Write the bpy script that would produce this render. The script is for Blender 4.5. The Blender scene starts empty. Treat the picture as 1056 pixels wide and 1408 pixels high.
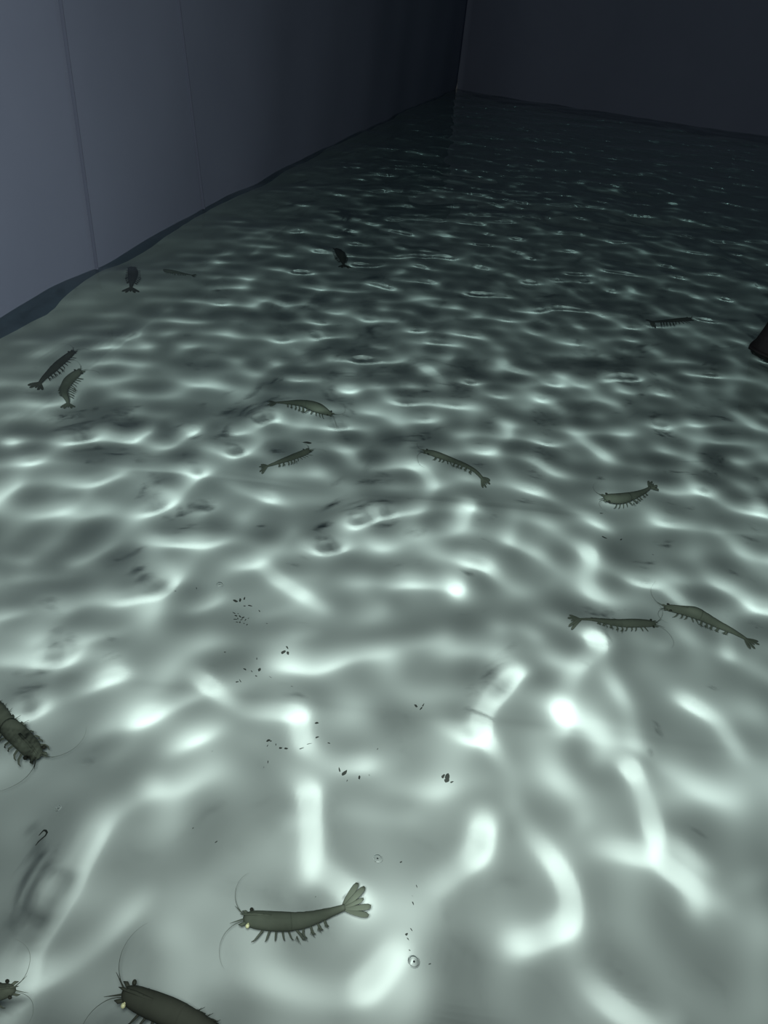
import bpy, bmesh, math, random
import numpy as np
from mathutils import Vector, Matrix

C = bpy.context.scene.collection
rnd = random.Random(7)

# ------------------------------------------------------------------ camera, world, lamp, exposure
F_PX, PITCH, ROLL, CAM_H, DEPTH = 1017.0, 35.0, 6.0, 0.60, 0.50
p_, r_ = math.radians(PITCH), math.radians(ROLL)
FW = Vector((0, math.cos(p_), -math.sin(p_)))
_rt = Vector((1, 0, 0)); _up = _rt.cross(FW)
RT = _rt * math.cos(r_) + _up * math.sin(r_)
UP = -_rt * math.sin(r_) + _up * math.cos(r_)
EYE = Vector((0, 0, CAM_H))

cam_d = bpy.data.cameras.new('camera'); cam = bpy.data.objects.new('camera', cam_d); C.objects.link(cam)
cam_d.sensor_fit = 'VERTICAL'; cam_d.sensor_height = 36.0; cam_d.sensor_width = 27.0
cam_d.lens = F_PX / 1408.0 * 36.0
cam_d.clip_start = 0.02; cam_d.clip_end = 60
M = Matrix.Identity(4)
for i in range(3):
    M[i][0], M[i][1], M[i][2], M[i][3] = RT[i], UP[i], -FW[i], EYE[i]
cam.matrix_world = M
S = bpy.context.scene
S.camera = cam

W = bpy.data.worlds.new('night'); S.world = W; W.use_nodes = True
W.node_tree.nodes['Background'].inputs[0].default_value = (0.62, 0.81, 0.92, 1)
W.node_tree.nodes['Background'].inputs[1].default_value = 0.036

LAMP_POS = EYE + Vector((-0.006, 0.0, 0.016))
ld = bpy.data.lights.new('hand_torch_light', 'SPOT'); lo = bpy.data.objects.new('hand_torch_light', ld); C.objects.link(lo)
lo.location = LAMP_POS
aim = Vector((0.34, 2.1, 0.0)) - LAMP_POS
lo.rotation_euler = aim.to_track_quat('-Z', 'Y').to_euler()
ld.energy = 99; ld.spot_size = math.radians(150); ld.spot_blend = 1.0
ld.shadow_soft_size = 0.012; ld.color = (1.0, 0.935, 0.885)
ld.cycles.is_caustics_light = True

vs = S.view_settings
vs.view_transform = 'Standard'; vs.look = 'None'; vs.gamma = 1.0; vs.use_curve_mapping = False
vs.exposure = 0.0
cy = S.cycles
cy.use_denoising = True
cy.caustics_refractive = True; cy.caustics_reflective = False
cy.max_bounces = 8; cy.transmission_bounces = 8; cy.sample_clamp_indirect = 4.0

FILLET = 0.46
N_FAR, FAR_K = 1100, 0.34
STEEP_MAX = 0.69
CREST_PCT, STEEP_Y, STEEP = 96, (0, 0.5, 1, 1.6, 2.5, 4, 7), (1.0, 1.1, 1.45, 1.9, 2.1, 2.2, 2.2)
CREST_GAIN = (0.22, 0.4, 0.85, 1.5, 2.3)
CREST_K, CREST_W, RIPPLE, FAR_GAIN = 8.0, 0.85, 0.5, 1.0   # sharpness of the waves

def unp(x, y, z=0.0):
    """ray of the photograph through pixel x, y met with the height z"""
    d = FW * F_PX + RT * (x - 528) - UP * (y - 704)
    t = (z - CAM_H) / d.z
    return EYE + d * t

# ------------------------------------------------------------------ helpers
def mat(name, col, rough=0.6, spec=0.3, **kw):
    m = bpy.data.materials.new(name); m.use_nodes = True
    b = m.node_tree.nodes['Principled BSDF']
    b.inputs['Base Color'].default_value = (*col, 1)
    b.inputs['Roughness'].default_value = rough
    b.inputs['Specular IOR Level'].default_value = spec
    for k, v in kw.items():
        b.inputs[k].default_value = v
    return m

def noise_mat(name, c0, c1, scale, rough=0.6, spec=0.3, bump=0.0, detail=5):
    m = mat(name, c0, rough, spec); nt = m.node_tree; b = nt.nodes['Principled BSDF']
    tc = nt.nodes.new('ShaderNodeTexCoord'); n = nt.nodes.new('ShaderNodeTexNoise')
    n.inputs['Scale'].default_value = scale; n.inputs['Detail'].default_value = detail
    nt.links.new(tc.outputs['Object'], n.inputs['Vector'])
    mx = nt.nodes.new('ShaderNodeMix'); mx.data_type = 'RGBA'
    mx.inputs[6].default_value = (*c0, 1); mx.inputs[7].default_value = (*c1, 1)
    nt.links.new(n.outputs['Fac'], mx.inputs[0]); nt.links.new(mx.outputs[2], b.inputs['Base Color'])
    if bump:
        bp = nt.nodes.new('ShaderNodeBump'); bp.inputs['Strength'].default_value = bump; bp.inputs['Distance'].default_value = 0.01
        nt.links.new(n.outputs['Fac'], bp.inputs['Height']); nt.links.new(bp.outputs[0], b.inputs['Normal'])
    return m

def link(name, me, m=None, parent=None, smooth=True):
    o = bpy.data.objects.new(name, me); C.objects.link(o)
    if m: me.materials.append(m)
    if smooth: me.polygons.foreach_set('use_smooth', [True] * len(me.polygons))
    if parent: o.parent = parent
    return o

def from_np(name, V, Fq):
    me = bpy.data.meshes.new(name)
    me.vertices.add(len(V)); me.vertices.foreach_set('co', np.asarray(V, np.float32).ravel())
    Fq = np.asarray(Fq, np.int32)
    me.loops.add(Fq.size); me.loops.foreach_set('vertex_index', Fq.ravel())
    me.polygons.add(len(Fq)); me.polygons.foreach_set('loop_start', np.arange(len(Fq), dtype=np.int32) * 4)
    me.update(calc_edges=True); me.validate()
    return me

def structure(o): o['kind'] = 'structure'; return o
def tag(o, label, cat, group=None, kind=None):
    o['label'] = label; o['category'] = cat
    if group: o['group'] = group
    if kind: o['kind'] = kind
    return o

# ------------------------------------------------------------------ the setting
M_LINER = noise_mat('white_liner', (0.60, 0.61, 0.59), (0.70, 0.71, 0.70), 3.0, 0.75, 0.2)
M_WALL = noise_mat('grey_tarpaulin', (0.145, 0.185, 0.262), (0.168, 0.212, 0.294), 5.0, 0.75, 0.2, 0.02)

# foot line of the left tarpaulin wall at water level, near to far (metres)
LW = [(-1.02, -0.8), (-0.95, 0.2), (-0.88, 0.9), (-0.815, 1.42), (-0.795, 1.56), (-0.74, 1.77), (-0.66, 2.36), (-0.605, 2.68), (-0.52, 3.23),
      (-0.315, 4.27), (-0.12, 5.34), (0.23, 6.98)]
RW = [(0.23, 6.98), (0.635, 6.67), (1.18, 6.48), (1.675, 6.21), (2.145, 6.0), (2.415, 5.95), (4.6, 4.85)]
LWx = lambda y: np.interp(y, [q[1] for q in LW], [q[0] for q in LW])
RWy = lambda x: np.interp(x, [q[0] for q in RW], [q[1] for q in RW])

def poly_resample(P, step):
    out = []
    for a, b in zip(P[:-1], P[1:]):
        n = max(1, int(math.dist(a, b) / step))
        out += [(a[0] + (b[0] - a[0]) * i / n, a[1] + (b[1] - a[1]) * i / n) for i in range(n)]
    return out + [P[-1]]

def smooth_poly(P, it=6):
    P = [list(p) for p in P]
    for _ in range(it):
        Q = [p[:] for p in P]
        for i in range(1, len(P) - 1):
            for k in (0, 1): Q[i][k] = (P[i - 1][k] + 2 * P[i][k] + P[i + 1][k]) / 4
        P = Q
    return P

def wall(name, P, side, top=0.85, thick=0.06, wob=0.004, seed=0):
    P = smooth_poly(poly_resample(P, 0.06))
    zs = list(np.linspace(-DEPTH - 0.03, top, 30))
    rs = np.random.RandomState(seed); ph = rs.rand(6) * 6.28
    n = len(P); nz = len(zs); V = []
    for lay in (0, 1):
        for i, (x, y) in enumerate(P):
            a = P[max(0, i - 1)]; b = P[min(n - 1, i + 1)]
            tx, ty = b[0] - a[0], b[1] - a[1]; l = math.hypot(tx, ty); nx, ny = -ty / l * side, tx / l * side
            s = i * 0.06
            for z in zs:
                d = thick * lay
                if lay == 0:
                    d += wob * (math.sin(s * 4.1 + ph[0] + z * 2) + 0.6 * math.sin(s * 9.3 + ph[1] - z * 3)) * (1 if abs(z) > 0.02 else 0.8)
                V.append((x + nx * d, y + ny * d, z))
    Fq = []
    o = n * nz
    for i in range(n - 1):
        for j in range(nz - 1):
            a = i * nz + j
            q = [a, a + nz, a + nz + 1, a + 1]
            Fq.append(q if side < 0 else q[::-1]); qq = [k + o for k in q]; Fq.append(qq[::-1] if side < 0 else qq)
    for i in range(n - 1):
        for j in (0, nz - 1):
            a = i * nz + j; Fq.append([a, a + nz, a + nz + o, a + o])
    for i in (0, n - 1):
        for j in range(nz - 1):
            a = i * nz + j; Fq.append([a, a + 1, a + 1 + o, a + o])
    return structure(link(name, from_np(name, V, Fq), M_WALL))

wl = wall('wall_left', LW, 1, seed=1)
wf = wall('wall_far', RW, 1, seed=2, wob=0.003)
wr = wall('wall_right', [(4.6, 4.85), (4.6, -0.8)], 1, seed=3)
wn = wall('wall_near', [(4.6, -0.8), (-1.02, -0.8)], 1, seed=4)

# the floor of the liner, turned up in a round fillet along the walls
def fillet(d, R):
    t = np.clip(1 - d / R, 0, 1)
    return R * (1 - np.sqrt(np.maximum(0, 1 - t ** 2)))
fy = np.linspace(-0.9, 7.1, 230); fs = np.concatenate([np.linspace(-0.03, 0.6, 60), np.linspace(0.62, 5.9, 110)])
FY, FS = np.meshgrid(fy, fs, indexing='ij'); FX = LWx(FY) + FS
dl = FS * 0.97; df = (RWy(np.maximum(FX, 0.23)) - FY) * 0.9
FZ = -DEPTH + fillet(np.maximum(dl, 0), FILLET) + fillet(np.maximum(df, 0), 0.15)
fi = np.arange(FX.size).reshape(FX.shape)
fq = np.stack([fi[:-1, :-1], fi[:-1, 1:], fi[1:, 1:], fi[1:, :-1]], -1)
fk = (df > -0.05) & (FX < 4.66); fk = fk[:-1, :-1] & fk[:-1, 1:] & fk[1:, 1:] & fk[1:, :-1]
fu, finv = np.unique(fq[fk].ravel(), return_inverse=True)
floor = structure(link('floor', from_np('floor', np.stack([FX.ravel(), FY.ravel(), FZ.ravel()], -1)[fu], finv.reshape(-1, 4)), M_LINER))

# ------------------------------------------------------------------ the water
def axis(parts):
    out = [parts[0][0]]
    for a, b, s in parts:
        n = max(1, int(round((b - a) / s))); out += list(np.linspace(a, b, n + 1)[1:])
    return np.array(out)
ys = axis([(-0.8, 0.0, 0.03), (0.0, 0.9, 0.0045), (0.9, 1.8, 0.006), (1.8, 3.2, 0.009), (3.2, 5.0, 0.014), (5.0, 7.1, 0.022)])
ss = axis([(0.0, 0.3, 0.010), (0.3, 1.7, 0.005), (1.7, 3.2, 0.011), (3.2, 5.8, 0.03)])
Yg, Sg = np.meshgrid(ys, ss, indexing='ij')
Xg = LWx(Yg) - 0.015 + Sg
# crests shaped to focus light into the bright patches: a line along each patch (read through the pixel it is seen at), half width, sharpness
CRESTS = [
 ([(672,960),(693,945),(712,928)],8,1.0), ([(693,945),(655,985),(652,1005),(675,1040),(695,1070),(700,1110)],8,.6),
 ([(700,1115),(725,1150),(755,1185),(780,1225),(788,1260),(775,1300)],7,.6), ([(705,1297),(745,1300),(772,1280)],15,1.0),
 ([(662,1132),(655,1180)],13,1.15), ([(640,1190),(595,1218)],12,.4), ([(760,970),(768,1010)],9,.8), ([(728,1018)],5,.6),
 ([(802,908),(775,945)],9,.45), ([(818,880),(840,930),(860,975),(873,1032)],12,.75), ([(862,1062),(880,1100),(897,1160)],9,.7), ([(865,1066)],9,.6),
 ([(815,1050)],12,.45), ([(905,1060),(960,1085)],10,.45), ([(935,960),(985,990),(1012,1035)],9,.6), ([(797,1130),(785,1150)],6,.4),
 ([(810,1170),(890,1180),(960,1220),(1000,1240)],9,.35), ([(922,1158),(970,1195)],7,.4), ([(955,1245)],12,.45), ([(1000,1222),(1056,1195)],7,.35),
 ([(780,1312),(810,1350),(860,1390),(905,1412)],9,.55), ([(925,1400)],9,.6), ([(488,1370),(545,1305)],9,.6), ([(497,1362)],12,.5),
 ([(270,932),(300,960),(330,985),(385,980),(415,985)],9,.6), ([(285,945)],9,.5), ([(410,985),(413,1028)],12,1.05), ([(420,1035),(450,1060),(500,1055)],10,.55),
 ([(320,1010),(380,1050),(415,1090)],11,.35), ([(422,1095),(425,1150),(420,1212)],10,1.05), ([(398,1135)],9,.6), ([(440,1195),(490,1245)],12,.35),
 ([(180,1005),(265,962)],8,.6), ([(225,1042),(305,1003)],8,.5), ([(20,978),(70,960),(110,950),(165,933)],8,.65), ([(28,985),(62,966)],9,.6), ([(70,932),(102,918)],8,.75),
 ([(150,1045),(182,1030)],8,.4), ([(200,1080),(140,1120),(95,1195),(70,1240),(40,1290),(5,1335)],11,.38), ([(200,1080)],11,.5), ([(76,1225)],11,.55),
 ([(198,1230),(150,1280),(100,1320),(22,1350)],8,.5), ([(300,1060),(215,1092)],15,.35), ([(230,1280),(290,1310)],16,.25), ([(300,1335),(450,1372)],16,.3),
 ([(470,1120),(560,1130)],12,.3), ([(578,925),(555,970),(562,1012)],10,.35), ([(600,1000),(652,1020)],10,.3), ([(530,1090),(600,1095),(665,1080)],10,.3),
 ([(0,572),(25,570)],6,.7), ([(15,610)],8,.8), ([(80,592),(150,600),(185,605)],6,.45), ([(128,605)],7,.6), ([(182,605)],7,.7), ([(237,582)],7,.9),
 ([(315,600),(320,625)],8,.9), ([(320,620),(355,608)],6,.5), ([(385,575)],10,1.0), ([(20,668),(110,668),(160,655),(200,665),(228,676)],8,.65), ([(165,650)],8,.6), ([(120,676)],7,.6),
 ([(80,695),(120,685),(150,700)],6,.55), ([(185,710),(245,690)],6,.55), ([(268,712),(290,695)],6,.6), ([(328,712),(345,700)],6,.5),
 ([(255,662),(290,655),(330,675),(370,685),(410,705),(450,715),(490,720),(525,708)],7,.65), ([(370,682)],9,.8), ([(490,720)],14,1.1),
 ([(95,768),(140,750),(190,745),(252,748)],8,.55), ([(0,760),(32,765)],7,.7), ([(20,790),(95,790)],7,.35), ([(300,742),(350,742)],7,.4), ([(360,757),(402,730)],7,.55), ([(420,745)],7,.6),
 ([(440,755),(500,745),(518,750)],7,.6), ([(165,827),(230,805),(282,785)],9,.65), ([(266,780)],8,.7), ([(283,802),(315,780),(355,775),(375,795),(410,820),(442,837)],9,.75), ([(360,776)],9,.6), ([(415,820)],10,.6),
 ([(380,800),(440,790)],7,.45), ([(470,795),(528,795)],7,.45), ([(262,842),(302,820)],7,.5), ([(350,852),(402,838)],6,.45), ([(395,875),(432,872)],5,.35),
 ([(55,878),(90,842)],8,.55), ([(0,845),(30,840)],7,.5), ([(108,882),(162,874)],7,.55), ([(45,885)],7,.8), ([(55,912),(130,900),(152,906)],8,.75), ([(0,910),(35,908)],7,.5),
 ([(350,910),(430,930),(480,900),(530,895)],9,.25), ([(500,890),(560,880),(612,870)],9,.3), ([(150,1000),(100,1020),(40,1060)],10,.25),
 ([(560,610),(570,640),(590,665),(590,682)],9,.7), ([(588,672)],9,.5), ([(595,670),(620,672),(645,690),(662,706)],7,.6), ([(645,692)],8,.7),
 ([(680,585),(700,600),(745,612),(795,605),(840,625),(880,637),(902,650)],7,.6), ([(700,600)],8,.7), ([(800,607)],7,.5), ([(720,640),(760,650),(802,650)],8,.7),
 ([(645,662),(690,665),(740,675),(770,695),(810,710),(838,732)],7,.6), ([(700,668),(738,677)],8,.35), ([(640,615),(682,620)],6,.4), ([(530,590),(575,575),(602,560)],6,.45), ([(575,575)],8,.7),
 ([(705,705),(695,745)],9,.8), ([(700,748),(745,765),(765,785),(755,800)],7,.4), ([(640,770)],11,.9), ([(665,778),(690,815),(720,840),(770,850)],9,.65),
 ([(530,812),(550,795),(610,800),(640,815),(690,830)],10,.65), ([(628,815)],10,.7), ([(525,830)],8,.7), ([(685,862)],10,.9), ([(682,880),(680,900)],7,.4), ([(715,860),(736,876)],8,.6),
 ([(868,795),(900,795),(930,820),(960,842)],8,.5), ([(893,800)],10,.4), ([(943,652)],9,.9), ([(950,670),(956,694)],8,.75), ([(897,715)],12,1.0), ([(905,715),(940,720),(980,730)],8,.5),
 ([(985,730),(1020,755),(1060,770)],8,.65), ([(1028,832)],8,.9), ([(910,890)],9,.85), ([(993,868),(1000,896)],9,.85), ([(870,582),(910,580),(945,580),(992,580)],6,.55), ([(905,580)],7,.6),
 ([(1035,580),(1045,606)],8,.7), ([(1030,636)],7,.6), ([(603,722)],8,.75), ([(812,862),(830,900)],13,.55), ([(930,770)],12,.25),
 ([(385,525),(430,530),(490,535)],6,.55), ([(485,540)],8,.7), ([(515,507)],7,.9), ([(470,577),(500,570),(545,565),(592,570)],6,.4),
 ([(685,540)],10,.9), ([(740,545),(762,550)],7,.55), ([(835,520)],8,.8), ([(845,538)],6,.5), ([(904,528),(908,552)],9,.85), ([(965,490)],8,.7), ([(970,515),(1020,525),(1060,537)],7,.6),
 ([(905,465),(910,490)],7,.8), ([(855,480)],6,.6), ([(815,478)],7,.7), ([(710,490),(770,515)],6,.4), ([(320,545)],8,.8), ([(180,540)],8,.5), ([(60,560),(20,545)],6,.4),
]
PXG, PYG, DX, NXG, NYG = -1.9, -0.4, 0.0033, 1400, 1600
gx = PXG + DX * np.arange(NXG); gy = PYG + DX * np.arange(NYG)
GX, GY = np.meshgrid(gx, gy)
def project(X, Y, Zc=0.0):
    dx, dy, dz = X, Y, Zc - CAM_H
    w = dx * FW.x + dy * FW.y + dz * FW.z
    w = np.where(w > 0.05, w, 0.05)
    return (528 + F_PX * (dx * RT.x + dy * RT.y + dz * RT.z) / w, 704 - F_PX * (dx * UP.x + dy * UP.y + dz * UP.z) / w)
PX, PY = project(GX, GY)
valid = (GY > 0.02)
K = np.zeros_like(GX)
for pts, w, a in CRESTS:
    w = w * CREST_W; xs_ = [q[0] for q in pts]; ym = sum(q[1] for q in pts) / len(pts)
    c4 = [unp(px, py) for px in (min(xs_) - 4 * w, max(xs_) + 4 * w) for py in (min(q[1] for q in pts) - 4 * w, max(q[1] for q in pts) + 4 * w)]
    i0, i1 = (int(np.clip((f(q.x for q in c4) - PXG) / DX + e, 0, NXG)) for f, e in ((min, -1), (max, 2)))
    j0, j1 = (int(np.clip((f(q.y for q in c4) - PYG) / DX + e, 0, NYG)) for f, e in ((min, -1), (max, 2)))
    X_, Y_ = PX[j0:j1, i0:i1], PY[j0:j1, i0:i1]
    d2 = (X_ - pts[0][0]) ** 2 + (Y_ - pts[0][1]) ** 2
    for (x0, y0), (x1, y1) in zip(pts[:-1], pts[1:]):
        vx, vy = x1 - x0, y1 - y0; t = np.clip(((X_ - x0) * vx + (Y_ - y0) * vy) / (vx * vx + vy * vy), 0, 1)
        d2 = np.minimum(d2, (X_ - x0 - t * vx) ** 2 + (Y_ - y0 - t * vy) ** 2)
    K[j0:j1, i0:i1] += a * np.interp(ym, [400, 600, 800, 1000, 1400], CREST_GAIN) * np.exp(-d2 / (2 * w * w))
rk = np.random.RandomState(5)
for _ in range(N_FAR):                                   # short crests of the chop farther out
    y0 = rk.uniform(0.95, 4.9); x0 = rk.uniform(LWx(y0), 0.9 + 0.35 * y0)
    if x0 > -0.25 and y0 < 2.1 and rk.rand() < 0.8: continue       # calmer water on the near right
    th = rk.normal(0, 0.7); ln = rk.uniform(0.0, 0.06); w = rk.uniform(0.010, 0.020) * (1 + 0.12 * y0)
    i0, i1 = int((x0 - 0.22 - PXG) / DX), int((x0 + 0.22 - PXG) / DX); j0, j1 = int((y0 - 0.22 - PYG) / DX), int((y0 + 0.22 - PYG) / DX)
    i0, j0 = max(i0, 0), max(j0, 0)
    ux, uy = GX[j0:j1, i0:i1] - x0, GY[j0:j1, i0:i1] - y0
    al = ux * math.cos(th) + uy * math.sin(th); ac = -ux * math.sin(th) + uy * math.cos(th)
    al = np.maximum(np.abs(al) - ln, 0)
    K[j0:j1, i0:i1] += rk.uniform(0.3, 1.0) * FAR_K * np.clip((y0 - 0.8) / 1.0, 0.2, 1) * np.exp(-(al ** 2 + ac ** 2) / (2 * w * w))
K *= valid
# no crest is the same height all along
kx = 2 * np.pi * np.fft.fftfreq(NXG, DX); ky = 2 * np.pi * np.fft.fftfreq(NYG, DX)
K2 = kx[None, :] ** 2 + ky[:, None] ** 2
nz_ = np.real(np.fft.ifft2(np.fft.fft2(rk.randn(NYG, NXG)) * np.exp(-K2 * 0.018 ** 2 / 2))); nz_ /= nz_.std()
K *= np.clip(1 + 0.45 * nz_, 0.1, 2.0)
# the same crests as a height: the bend of the surface summed twice, without the slow swell
kx = 2 * np.pi * np.fft.fftfreq(NXG, DX); ky = 2 * np.pi * np.fft.fftfreq(NYG, DX)
K2 = kx[None, :] ** 2 + ky[:, None] ** 2
filt = (1 - np.exp(-K2 * 0.11 ** 2 / 2)) * np.exp(-K2 * 0.006 ** 2 / 2) / np.where(K2 > 0, K2, 1)
H = np.real(np.fft.ifft2(np.fft.fft2(K) * filt)) * CREST_K
def sample(X, Y):
    u = np.clip((X - PXG) / DX, 2, NXG - 4); v = np.clip((Y - PYG) / DX, 2, NYG - 4)
    iu = u.astype(int); iv = v.astype(int); fu = u - iu; fv = v - iv
    cr = lambda t: (-0.5 * t + t ** 2 - 0.5 * t ** 3, 1 - 2.5 * t ** 2 + 1.5 * t ** 3, 0.5 * t + 2 * t ** 2 - 1.5 * t ** 3, -0.5 * t ** 2 + 0.5 * t ** 3)
    wu, wv = cr(fu), cr(fv); r = 0
    for a in range(4):
        for b in range(4):
            r = r + wv[a] * wu[b] * H[iv + a - 1, iu + b - 1]
    return r
traced = np.clip((4.9 - Yg) / 0.8, 0, 1) * np.clip((2.1 - np.abs(Xg - 0.45)) / 0.6, 0, 1)
Z = sample(Xg, Yg) * traced
rs = np.random.RandomState(11)
for k in range(80):
    lam = math.exp(rs.uniform(math.log(0.055), math.log(0.42))); kk = 2 * math.pi / lam
    th = rs.uniform(0, 2 * math.pi)
    a = RIPPLE * lam ** 1.5 / 200
    Z += a * np.sin(kk * (Xg * math.cos(th) + Yg * math.sin(th)) + rs.uniform(0, 6.28))
# waves as steep as still gather the light on the floor without crossing: flatter where they are seen at a glance
RR = np.hypot(Xg - LAMP_POS.x, Yg - LAMP_POS.y); CO, SI = (Xg - LAMP_POS.x) / np.maximum(RR, 1e-3), (Yg - LAMP_POS.y) / np.maximum(RR, 1e-3)
ti = np.arctan2(RR, LAMP_POS.z); tt = np.arcsin(np.sin(ti) / 1.333)
Lw = DEPTH / np.cos(tt); sw = LAMP_POS.z / np.cos(ti); Pw = 1.333 * np.cos(tt) - np.cos(ti)
Dsg = (Lw * Pw / 1.333) / (1 + Lw / (1.333 * sw)); ct2 = np.cos(tt) ** 2
Dtg = (Lw * Pw / (1.333 * ct2)) / (1 + Lw * np.cos(ti) ** 2 / (1.333 * ct2 * sw))
def focus(Zf):
    """how far the surface gathers the lamp's light, along its sharper direction (1 = to a point on the floor)"""
    zy, zx = np.gradient(Zf, ys, axis=0), np.gradient(Zf, ss, axis=1)
    yy, xx, xy = np.gradient(zy, ys, axis=0), np.gradient(zx, ss, axis=1), np.gradient(zy, ss, axis=1)
    rr = -(xx * CO ** 2 + yy * SI ** 2 + 2 * xy * CO * SI) * Dtg
    tt_ = -(xx * SI ** 2 + yy * CO ** 2 - 2 * xy * CO * SI) * Dsg
    rt = -((yy - xx) * CO * SI + xy * (CO ** 2 - SI ** 2)) * np.sqrt(Dtg * Dsg)
    return np.maximum((rr + tt_) / 2 + np.sqrt(((rr - tt_) / 2) ** 2 + rt ** 2), 0)
cols = (ss > 0.3) & (ss < 3.0)
u = focus(Z)[:, cols]
row = np.percentile(u, CREST_PCT, axis=1)
ker = np.exp(-0.5 * ((ys[:, None] - ys[None, :]) / (0.10 + 0.08 * np.maximum(ys, 0)[:, None])) ** 2) * np.gradient(ys)[None, :]
row = (ker @ row) / ker.sum(1)
gain = np.interp(ys, STEEP_Y, STEEP) / np.maximum(row, 1e-4)
Z *= gain[:, None]
def blur(A, n):
    k = np.exp(-0.5 * (np.arange(-3 * n, 3 * n + 1) / n) ** 2); k /= k.sum()
    A = np.apply_along_axis(lambda v: np.convolve(np.pad(v, 3 * n, mode='edge'), k, 'valid'), 0, A)
    return np.apply_along_axis(lambda v: np.convolve(np.pad(v, 3 * n, mode='edge'), k, 'valid'), 1, A)
for _ in range(3):
    u = focus(Z)
    m = blur(u ** 8, 6) ** (1 / 8)
    Z *= blur(np.minimum(1.0, np.interp(ys, (1.2, 2.4), (STEEP_MAX, 0.90))[:, None] / np.maximum(m, 1e-4)), 4)
keep = (Yg < RWy(np.maximum(Xg, 0.23)) + 0.03) & (Xg < 4.63)
ni, nj = Xg.shape
idx = np.arange(ni * nj).reshape(ni, nj)
q = np.stack([idx[:-1, :-1], idx[:-1, 1:], idx[1:, 1:], idx[1:, :-1]], -1)
kq = keep[:-1, :-1] & keep[:-1, 1:] & keep[1:, 1:] & keep[1:, :-1]
used = q[kq]
un, inv = np.unique(used.ravel(), return_inverse=True)
V = np.stack([Xg.ravel(), Yg.ravel(), Z.ravel()], -1)[un]
water_me = from_np('water', V, inv.reshape(-1, 4))
mw = bpy.data.materials.new('clear_water'); mw.use_nodes = True; nt = mw.node_tree
for n in list(nt.nodes): nt.nodes.remove(n)
out = nt.nodes.new('ShaderNodeOutputMaterial'); gl = nt.nodes.new('ShaderNodeBsdfGlass')
gl.inputs['IOR'].default_value = 1.333; gl.inputs['Roughness'].default_value = 0.0; gl.inputs['Color'].default_value = (0.94, 1.0, 0.99, 1)
nt.links.new(gl.outputs[0], out.inputs['Surface'])
va = nt.nodes.new('ShaderNodeVolumeAbsorption'); va.inputs['Color'].default_value = (0.35, 0.70, 0.72, 1); va.inputs['Density'].default_value = 0.34
nt.links.new(va.outputs[0], out.inputs['Volume'])
water = link('water', water_me, mw)
water['kind'] = 'structure'
water.cycles.is_caustics_caster = True

# ------------------------------------------------------------------ seams of the tarpaulin
def wall_at(px, py):
    """point of the left wall seen through a pixel"""
    best = None
    for y in np.arange(0.6, 6.5, 0.01):
        for z in np.arange(0.0, 0.6, 0.02):
            X, Y = project(np.array(float(LWx(y))), np.array(y), z)
            e = (X - px) ** 2 + (Y - py) ** 2
            if best is None or e < best[0]: best = (e, y, z)
    return best[1], best[2]
M_SEAM = mat('seam_thread', (0.07, 0.09, 0.13), 0.8, 0.1)
def ribbon(name, pts, w, m, parent=None):
    bm = bmesh.new(); rows = []
    for k, p in enumerate(pts):
        rows.append([bm.verts.new(p + Vector((dx, dy, 0))) for dx, dy in ((-0.004, -w), (0.003, -w), (0.004, 0), (0.003, w), (-0.004, w))])
    for a, b in zip(rows[:-1], rows[1:]):
        for k in range(4): bm.faces.new((a[k], a[k + 1], b[k + 1], b[k]))
    me = bpy.data.meshes.new(name); bm.to_mesh(me); bm.free()
    return link(name, me, m, parent)
for n, (a, b) in enumerate((((126, 345), (78, 0)), ((277, 285), (252, 80)))):
    ya, za = wall_at(*a); yb, zb = wall_at(*b)
    pts = []
    for t in np.linspace(-0.35, 1.7, 24):
        y = ya + (yb - ya) * t; z = za + (zb - za) * t
        if z > 0.85: break
        if z < -0.004: continue
        pts.append(Vector((float(LWx(y)) + 0.004, y, z)))
    structure(ribbon('trim_%d' % (n + 1), pts, 0.0010 + 0.0008 * n, M_SEAM))

# ------------------------------------------------------------------ things in the water
def under(px, py, z):
    """point at the depth z seen through a pixel over still water"""
    s0 = unp(px, py); d = (s0 - EYE).normalized(); n = Vector((0, 0, 1)); e = 1 / 1.333
    c = -d.z; t = d * e + n * (e * c - math.sqrt(1 - e * e * (1 - c * c)))
    return s0 + t * (z / t.z)

M_SHELL = noise_mat('shrimp_shell', (0.125, 0.138, 0.108), (0.165, 0.175, 0.138), 9.0, 0.9, 0.05)  # paler shell: haze of the water mixed into its colour
M_SHELL_DARK = noise_mat('dark_shrimp_shell', (0.060, 0.062, 0.050), (0.080, 0.082, 0.066), 9.0, 0.9, 0.05)
M_EYESHINE = mat('painted_eyeshine', (1.0, 0.93, 0.55), 0.25, 0.8); M_EYE_DARK = mat('shrimp_eye', (0.04, 0.04, 0.03), 0.6, 0.2)  # the lamp's glint in the eye is put into the pale colour

def loft(bm, rings):
    rows = [[bm.verts.new(v) for v in r] for r in rings]; n = len(rows[0])
    for a, b in zip(rows[:-1], rows[1:]):
        for k in range(n): bm.faces.new((a[k], a[(k + 1) % n], b[(k + 1) % n], b[k]))
    bm.faces.new(rows[0][::-1]); bm.faces.new(rows[-1])

def tube(bm, pts, radii, n=6):
    rings = []
    for i, p in enumerate(pts):
        d = (pts[min(i + 1, len(pts) - 1)] - pts[max(i - 1, 0)]).normalized()
        a = d.cross(Vector((0.13, 0.31, 0.94))).normalized(); b = d.cross(a)
        rings.append([p + (a * math.cos(q) + b * math.sin(q)) * radii[i] for q in [2 * math.pi * k / n for k in range(n)]])
    loft(bm, rings)

def done(name, bm, m, parent):
    bmesh.ops.recalc_face_normals(bm, faces=bm.faces)
    me = bpy.data.meshes.new(name); bm.to_mesh(me); bm.free()
    return link(name, me, m, parent)

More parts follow.
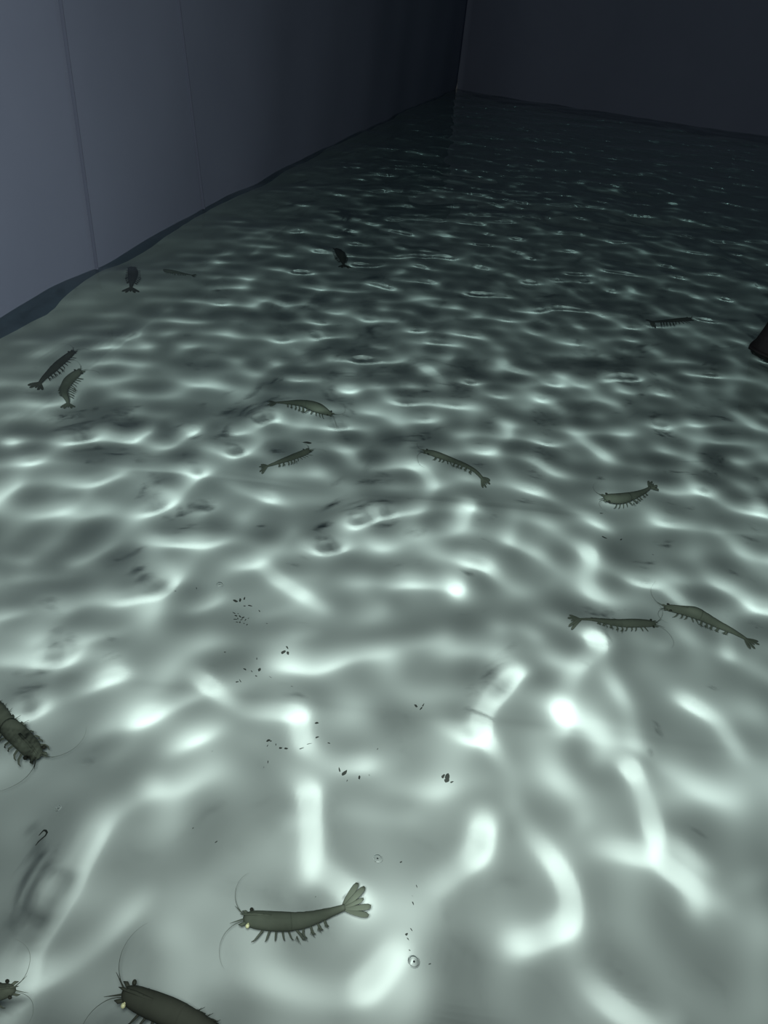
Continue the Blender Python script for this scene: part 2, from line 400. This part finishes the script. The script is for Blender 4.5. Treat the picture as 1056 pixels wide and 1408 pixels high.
TW = [0, .015, .05, .10, .20, .30, .38, .48, .58, .68, .76, .84]
WW = [.012, .034, .050, .060, .068, .072, .070, .066, .056, .043, .031, .021]
def make_shrimp(bend_amt, seed, shell, shine=False):
    """a shrimp of unit length: head at +x, tail fan at -x, swimming upright"""
    rg = random.Random(seed)
    root = bpy.data.objects.new('shrimp', None); C.objects.link(root); root.empty_display_size = 0.2
    def spine(t):                      # t runs 0 at the head to 1 at the end of the fan
        x = 0.5 - t
        yb = bend_amt * (math.cos((t - 0.35) * 3.0) - 1.0) + bend_amt * 0.4 * max(0, t - 0.5) * -1
        zz = 0.02 * math.sin(math.pi * min(1, t / 0.9))
        return Vector((x, yb, zz))
    def frame(t):
        d = (spine(t - 0.01) - spine(t + 0.01)).normalized(); l = Vector((0, 0, 1)).cross(d).normalized()
        return spine(t), d, l, d.cross(l)
    def body(name, t0, t1, n, seg, puff):
        bm = bmesh.new(); rings = []
        for k in range(n + 1):
            t = t0 + (t1 - t0) * k / n
            p, d, l, u = frame(t); w = float(np.interp(t, TW, WW)) * puff
            if seg: w *= 1 + 0.05 * (0.5 - ((t - t0) / (t1 - t0) * seg) % 1.0)
            h = w * 1.08
            rings.append([p + l * w * math.cos(q) + u * h * (math.sin(q) if math.sin(q) > 0 else 0.85 * math.sin(q)) for q in [2 * math.pi * j / 16 for j in range(16)]])
        loft(bm, rings); return bm
    bm = body('carapace', 0.0, 0.385, 18, 0, 1.03)
    p, d, l, u = frame(0.02)           # the saw-edged beak over the eyes
    a = frame(0.22); top = a[0] + a[3] * 0.07
    tube(bm, [top, frame(0.1)[0] + u * 0.066, p + u * 0.048 + d * 0.01, p + u * 0.042 + d * 0.045], [0.010, 0.011, 0.008, 0.001], 6)
    for k in range(5):
        q = frame(0.16 - 0.03 * k); b0 = q[0] + q[3] * (0.072 - 0.003 * k)
        tube(bm, [b0, b0 + q[3] * 0.016 + q[1] * 0.008], [0.004, 0.0005], 4)
    done('carapace', bm, shell, root)
    done('abdomen', body('abdomen', 0.37, 0.845, 36, 6, 1.0), shell, root)
    # the fan: telson in the middle, two uropods each side
    p, d, l, u = frame(0.83)
    def blade(name, ang, ln, w, lift):
        bm = bmesh.new(); ax = (-d * math.cos(ang) + l * math.sin(ang)).normalized(); sd = u.cross(ax); rings = []
        for k in range(9):
            t = k / 8; ww = w * (0.35 + 0.65 * math.sin(min(1, t * 1.25) * math.pi / 2)) * (1 if t < 0.85 else 1 - 0.55 * (t - 0.85) / 0.15)
            c = p + ax * (ln * t) + u * (lift - 0.01 * t)
            rings.append([c + sd * ww * math.cos(q) + u * 0.006 * (1 - 0.6 * t) * math.sin(q) for q in [2 * math.pi * j / 10 for j in range(10)]])
        loft(bm, rings); done(name, bm, shell, root)
    blade('telson', 0.0, 0.125, 0.014, 0.004)
    for s in (-1, 1):
        blade('uropod', s * 0.38, 0.165, 0.020, 0.0); blade('uropod', s * 0.74, 0.165, 0.021, -0.004)
    for s in (-1, 1):
        p, d, l, u = frame(0.055)      # eye on a short stalk
        bm = bmesh.new(); c = p + l * s * 0.062 + u * 0.016 + d * 0.006
        bmesh.ops.create_uvsphere(bm, u_segments=10, v_segments=8, radius=0.0155, matrix=Matrix.Translation(c))
        tube(bm, [p + l * s * 0.03 + u * 0.015, c - l * s * 0.006], [0.008, 0.008], 6)
        eo = done('eye', bm, M_EYESHINE if shine and s > 0 else M_EYE_DARK, root)
        if shine and s > 0: eo['label'] = 'pale yellow eye with its shine put into the colour'
        p, d, l, u = frame(0.01)       # the long antenna, and the short one
        bm = bmesh.new(); P = [p + l * s * 0.02 - u * 0.005]
        for k in range(1, 15):
            a = 0.25 + 0.16 * k + rg.uniform(-.03, .03); P.append(P[-1] + (d * math.cos(a) + l * s * math.sin(a)) * 0.030 + u * 0.004)
        tube(bm, P, [0.0022 * (1 - k / 16) for k in range(15)], 4); done('antenna', bm, shell, root)
        bm = bmesh.new(); P = [p + l * s * 0.012 + u * 0.01 + (d * math.cos(s * 0.5) + l * math.sin(s * 0.5)) * 0.022 * k + u * 0.003 * k for k in range(6)]
        tube(bm, P, [0.006, 0.005, 0.004, 0.003, 0.002, 0.001], 4); done('antennule', bm, shell, root)
        p, d, l, u = frame(0.03)       # antennal scale
        bm = bmesh.new(); tube(bm, [p + l * s * 0.03, p + l * s * 0.048 + d * 0.03, p + l * s * 0.05 + d * 0.055], [0.012, 0.012, 0.002], 6); done('antennal_scale', bm, shell, root)
        for k in range(5):             # walking legs
            p, d, l, u = frame(0.15 + 0.05 * k); f = (0.5 - 0.25 * k) * 0.05 + rg.uniform(-.01, .01)
            b0 = p + l * s * 0.05 - u * 0.045
            bm = bmesh.new(); tube(bm, [b0, b0 + l * s * 0.040 - u * 0.015 + d * f, b0 + l * s * 0.050 - u * 0.034 + d * 1.6 * f, b0 + l * s * 0.047 - u * 0.052 + d * 2.2 * f], [0.009, 0.0075, 0.005, 0.002], 5)
            done('leg', bm, shell, root)
        for k in range(5):             # swimming legs: a paddle with a fringe
            p, d, l, u = frame(0.42 + 0.065 * k); w = float(np.interp(0.42 + 0.065 * k, TW, WW)); f = rg.uniform(-0.02, 0.03)
            b0 = p + l * s * w * 0.8 - u * w * 0.5; sc = 1 - 0.1 * k
            bm = bmesh.new(); tube(bm, [b0, b0 + (l * s * 0.026 - u * 0.03 - d * (0.01 + f)) * sc, b0 + (l * s * 0.045 - u * 0.055 - d * (0.025 + f)) * sc, b0 + (l * s * 0.054 - u * 0.062 - d * (0.050 + f)) * sc], [0.010, 0.012, 0.009, 0.002], 6)
            for j in range(4):
                q = b0 + (l * s * 0.03 - u * 0.035) * sc; tube(bm, [q, q + (l * s * (0.02 + 0.012 * j) - u * 0.03 + d * (0.02 - 0.016 * j)) * sc], [0.003, 0.001], 4)
            done('pleopod', bm, shell, root)
    return root

def copy_tree(r):
    c = r.copy(); C.objects.link(c)
    for ch in list(r.children):
        k = ch.copy(); C.objects.link(k); k.parent = c
    return c

KINDS = {('s', 0): make_shrimp(0.02, 1, M_SHELL), ('l', 0): make_shrimp(0.13, 2, M_SHELL, False), ('near', 0): make_shrimp(0.10, 6, M_SHELL, True), ('near', 1): make_shrimp(-0.02, 7, M_SHELL_DARK, True), ('r', 0): make_shrimp(-0.13, 3, M_SHELL),
         ('s', 1): make_shrimp(-0.02, 4, M_SHELL_DARK)}
fresh = dict.fromkeys(KINDS, True)
# head pixel, tail pixel, depth of head and tail, kind, roll, what tells it apart
SHRIMPS = [
 ((337,1269),(509,1256),-.36,-.36,('near',0),12,'olive shrimp swimming with whole tail fan spread, nearest complete one at the bottom'),
 ((172,1350),(385,1452),-.19,-.19,('near',1),6,'large dark shrimp cut off by the bottom edge with bright eye'),
 ((914,827),(1038,877),-.33,-.36,('r',0),10,'dark shrimp slanting down to the right near the right edge'),
 ((903,858),(779,862),-.36,-.36,('s',0),10,'shrimp with forked tail to the left, head facing the right hand slanting shrimp'),
 ((834,692),(914,681),-.36,-.36,('l',0),0,'small shrimp alone at middle right above the rightmost pair'),
 ((590,626),(678,660),-.36,-.40,('r',0),0,'slender shrimp just right of the picture centre line, tail to lower right'),
 ((426,618),(358,658),-.36,-.40,('r',0),0,'slender shrimp left of centre rising to the right'),
 ((455,567),(372,553),-.38,-.38,('l',0),0,'thin dark shrimp lying level just above the slender rising one'),
 ((103,486),(46,534),-.16,-.20,('s',1),0,'thick dark shrimp by the left wall, above its dark double'),
 ((107,508),(66,554),-.22,-.25,('l',0),0,'shadow of the thick dark shrimp by the left wall, drawn as a second shrimp'),  # added shrimp body standing for the shadow under the upper one
 ((184,369),(182,402),-.12,-.12,('s',1),0,'shrimp seen end on close to the left wall, upright dark mark'),
 ((462,343),(477,368),-.14,-.14,('s',1),0,'far dark shrimp seen end on in the middle of the pool'),
 ((952,441),(892,446),-.30,-.30,('s',1),0,'far dark shrimp lying level left of the black float'),
 ((222,374),(272,381),-.24,-.24,('s',0),0,'faint far shrimp-shaped dark streak lying level right of the upright dark mark'),  # dark streak drawn as a shrimp body
 ((58,1034),(-35,935),-.20,-.24,('s',0),0,'large dark shrimp entering from the left edge, head to lower right'),
 ((24,1352),(-150,1420),-.12,-.12,('s',0),0,'brownish shrimp at the lower left edge, only its head in view'),
]
for hp, tp, zh, zt, kind, roll, label in SHRIMPS:
    Hd, Tl = under(*hp, zh), under(*tp, zt)
    r = KINDS[kind] if fresh[kind] else copy_tree(KINDS[kind]); fresh[kind] = False
    d = (Hd - Tl); L = d.length; d.normalize(); l = Vector((0, 0, 1)).cross(d).normalized(); u = d.cross(l)
    Rm = Matrix((d, l, u)).transposed() @ Matrix.Rotation(math.radians(roll), 3, 'X')
    r.matrix_world = Matrix.Translation((Hd + Tl) / 2) @ Rm.to_4x4() @ Matrix.Scale(L, 4)
    tag(r, label, 'shrimp', 'shrimp swimming in the pool')

def lathe(prof, n=40):
    bm = bmesh.new(); loft(bm, [[Vector((r * math.cos(2 * math.pi * k / n), r * math.sin(2 * math.pi * k / n), z)) for k in range(n)] for r, z in prof]); return bm

# scraps lying on the liner
M_SCRAP = noise_mat('dark_scrap', (0.05, 0.055, 0.05), (0.10, 0.10, 0.09), 60, 0.9, 0.1)
def flake_mesh(seed):
    rg = random.Random(seed); bm = bmesh.new(); n = 9; e = rg.uniform(0.35, 0.8)
    prof = [1 + rg.uniform(-.3, .3) for _ in range(n)]; rings = []
    for zz, sc in ((0, 0.75), (0.14, 1.0), (0.3, 0.8), (0.42, 0.3)):
        rings.append([Vector((math.cos(2 * math.pi * k / n) * prof[k] * sc, math.sin(2 * math.pi * k / n) * prof[k] * e * sc, zz + rg.uniform(-.04, .04) * (zz > 0))) for k in range(n)])
    loft(bm, rings); bmesh.ops.recalc_face_normals(bm, faces=bm.faces)
    me = bpy.data.meshes.new('debris_flake'); bm.to_mesh(me); bm.free(); me.materials.append(M_SCRAP); return me
FLK = [flake_mesh(k) for k in range(6)]
rg = random.Random(21)
CLUSTERS = [
 ('dark flake of debris in the dense patch left of the picture centre', [(321,841,2.5),(324,846,2.2),(327,851,2),(322,853,2.4),(331,847,2),(336,849,2),(340,853,2.2),(330,858,1.8),(337,860,1.8),(342,862,2),(325,858,1.6),(333,853,1.6),(345,850,1.5),(328,842,1.6)]),
 ('dark flake of debris in the thin row above the dense patch', [(323,823,2.6),(331,822,2.6),(338,820,1.8),(339,830,2.2),(347,830,2.4),(362,838,2),(372,860,1.6)]),
 ('dark flake of debris in the loose scatter below the dense patch', [(339,936,2.6),(350,936,1.8),(363,931,2.2),(355,940,2),(363,919,1.8),(396,905,1.8),(393,911,2.4),(397,912,1.8),(398,951,1.6),(320,953,2),(326,951,1.8),(302,906,1.6),(375,937,1.5)]),
 ('dark flake of debris on the bright streak near the lower middle', [(373,1016,2.2),(377,1017,2),(372,1023,2),(386,1022,1.8),(394,1027,2.2),(402,1028,2.2),(417,1030,1.8),(421,1027,1.6),(427,1021,2.6),(425,1002,2),(444,1031,1.6),(375,1045,1.6),(368,1052,1.5)]),
 ('dark flake of debris in the trail right of the bright streak', [(463,1061,2.4),(470,1064,3),(474,1074,1.6),(492,1070,2.4),(506,1068,1.5),(515,1045,1.4)]),
 ('dark flake of debris in the small clump at lower centre', [(615,1073,3),(619,1073,3),(623,1077,2.2),(618,1076,2.4)]),
 ('thin dark flake of debris beside the pale rectangle of light', [(580,979,2.2),(589,984,2.8),(591,980,2.2)]),
 ('tiny dark flake of debris in the trail above the dark bubble', [(547,1189,1.8),(564,1215,1.6),(555,1227,1.4),(553,1234,2),(558,1250,1.3),(543,1264,2),(537,1272,2),(537,1277,1.6),(536,1289,1.8),(560,1302,2)]),
 ('tiny dark flake of debris under the shrimp alone at middle right', [(817,733,2.6),(847,735,1.8),(820,709,1.8),(902,764,1.4)]),
 ('tiny dark flake of debris in the open floor at lower left', [(262,1132,2),(303,1160,1.8),(372,1240,1.5),(370,1252,1.6),(275,1290,1.5),(444,1222,1.6),(230,813,1.6),(268,809,1.8),(285,1030,1.4)]),
 ('small dark speck beside the tip of the slender rising shrimp', [(420,603,3.2)]),
]
for label, pts in CLUSTERS:
    for x, y, sz in pts:
        p = under(x, y, -DEPTH); dep = (p - EYE).dot(FW)
        o = bpy.data.objects.new('debris_flake', FLK[rg.randrange(6)]); C.objects.link(o)
        o.location = (p.x, p.y, -DEPTH - 0.0005); o.rotation_euler = (0, 0, rg.uniform(0, 6.28)); k = sz * dep / F_PX; k *= 1.0; o.scale = (k * rg.uniform(0.9, 1.7), k, k * 0.8)
        tag(o, label, 'debris', 'dark flakes of debris on the floor')

# a bent strand lying on the liner
cu = [(66,1172),(70,1166),(76,1161),(81,1157),(83,1152),(80,1148),(76,1147),(73,1150),(69,1155)]
P = [under(x, y, -DEPTH) + Vector((0, 0, 0.0012)) for x, y in cu]
bm = bmesh.new(); tube(bm, P, [0.0006, 0.001, 0.0012, 0.0014, 0.0016, 0.0018, 0.0016, 0.0012, 0.0007], 6)
st = done('strand', bm, M_SCRAP, None); tag(st, 'thin dark strand bent into a hook on the pale floor at lower left', 'strand')

# air bubbles rising from the floor
M_AIR = bpy.data.materials.new('air_bubble'); M_AIR.use_nodes = True; nt = M_AIR.node_tree
for n in list(nt.nodes): nt.nodes.remove(n)
out = nt.nodes.new('ShaderNodeOutputMaterial'); gb = nt.nodes.new('ShaderNodeBsdfGlass'); gb.inputs['IOR'].default_value = 0.75; gb.inputs['Roughness'].default_value = 0.0
nt.links.new(gb.outputs[0], out.inputs['Surface'])
for (x, y, rpx), label in zip([(541,1302,6.2),(516,1186,6.0),(301,803,4.2),(95,1110,5.0)],
        ['air bubble with dark rim at the bottom, right of the whole olive shrimp', 'air bubble with pale rim above the tail of the whole olive shrimp',
         'tiny air bubble left of centre above the dense debris patch', 'faint air bubble at lower left above the bent strand']):
    p = under(x, y, -DEPTH + 0.045); r = rpx * (p - EYE).dot(FW) / F_PX
    bm = bmesh.new(); bmesh.ops.create_uvsphere(bm, u_segments=24, v_segments=16, radius=r)
    for v in bm.verts: v.co.z *= 0.85
    o = done('air_bubble', bm, M_AIR, None); o.location = p
    tag(o, label, 'bubble', 'air bubbles rising through the water')

# the black float cut off by the right edge
M_BLACK = noise_mat('black_plastic', (0.004, 0.005, 0.006), (0.008, 0.009, 0.010), 20, 0.6, 0.2)
fp = unp(1035, 482); fc = fp + Vector((0.172, 0.02, 0))
def box_lathe(prof, n=48, p=1.25):
    """a loft of four-sided rings with rounded corners"""
    bm = bmesh.new(); rr = []
    for r, z in prof:
        rr.append([Vector((r * math.cos(q), r * math.sin(q), 0)) * (abs(math.cos(q)) ** p + abs(math.sin(q)) ** p) ** (-1 / p) + Vector((0, 0, z)) for q in [2 * math.pi * k / n for k in range(n)]])
    loft(bm, rr); return bm
fr = bpy.data.objects.new('float', None); C.objects.link(fr); fr.location = (fc.x, fc.y, 0)
done('shell', box_lathe([(0.150, -0.045), (0.162, -0.042), (0.168, -0.02), (0.166, 0.012), (0.158, 0.04), (0.143, 0.10), (0.130, 0.155), (0.120, 0.165)]), M_BLACK, fr)
done('flange', box_lathe([(0.164, -0.010), (0.174, -0.009), (0.175, -0.004), (0.174, 0.001), (0.164, 0.002)]), M_BLACK, fr)
done('cap', lathe([(0.045, 0.163), (0.046, 0.185), (0.040, 0.192), (0.01, 0.194)]), M_BLACK, fr)
tag(fr, 'black plastic float riding on the water at the right edge of the picture', 'float')

for o in C.objects:
    if o.type == 'MESH' and o is not water and not o.name.startswith('air_bubble'): o.cycles.is_caustics_receiver = True
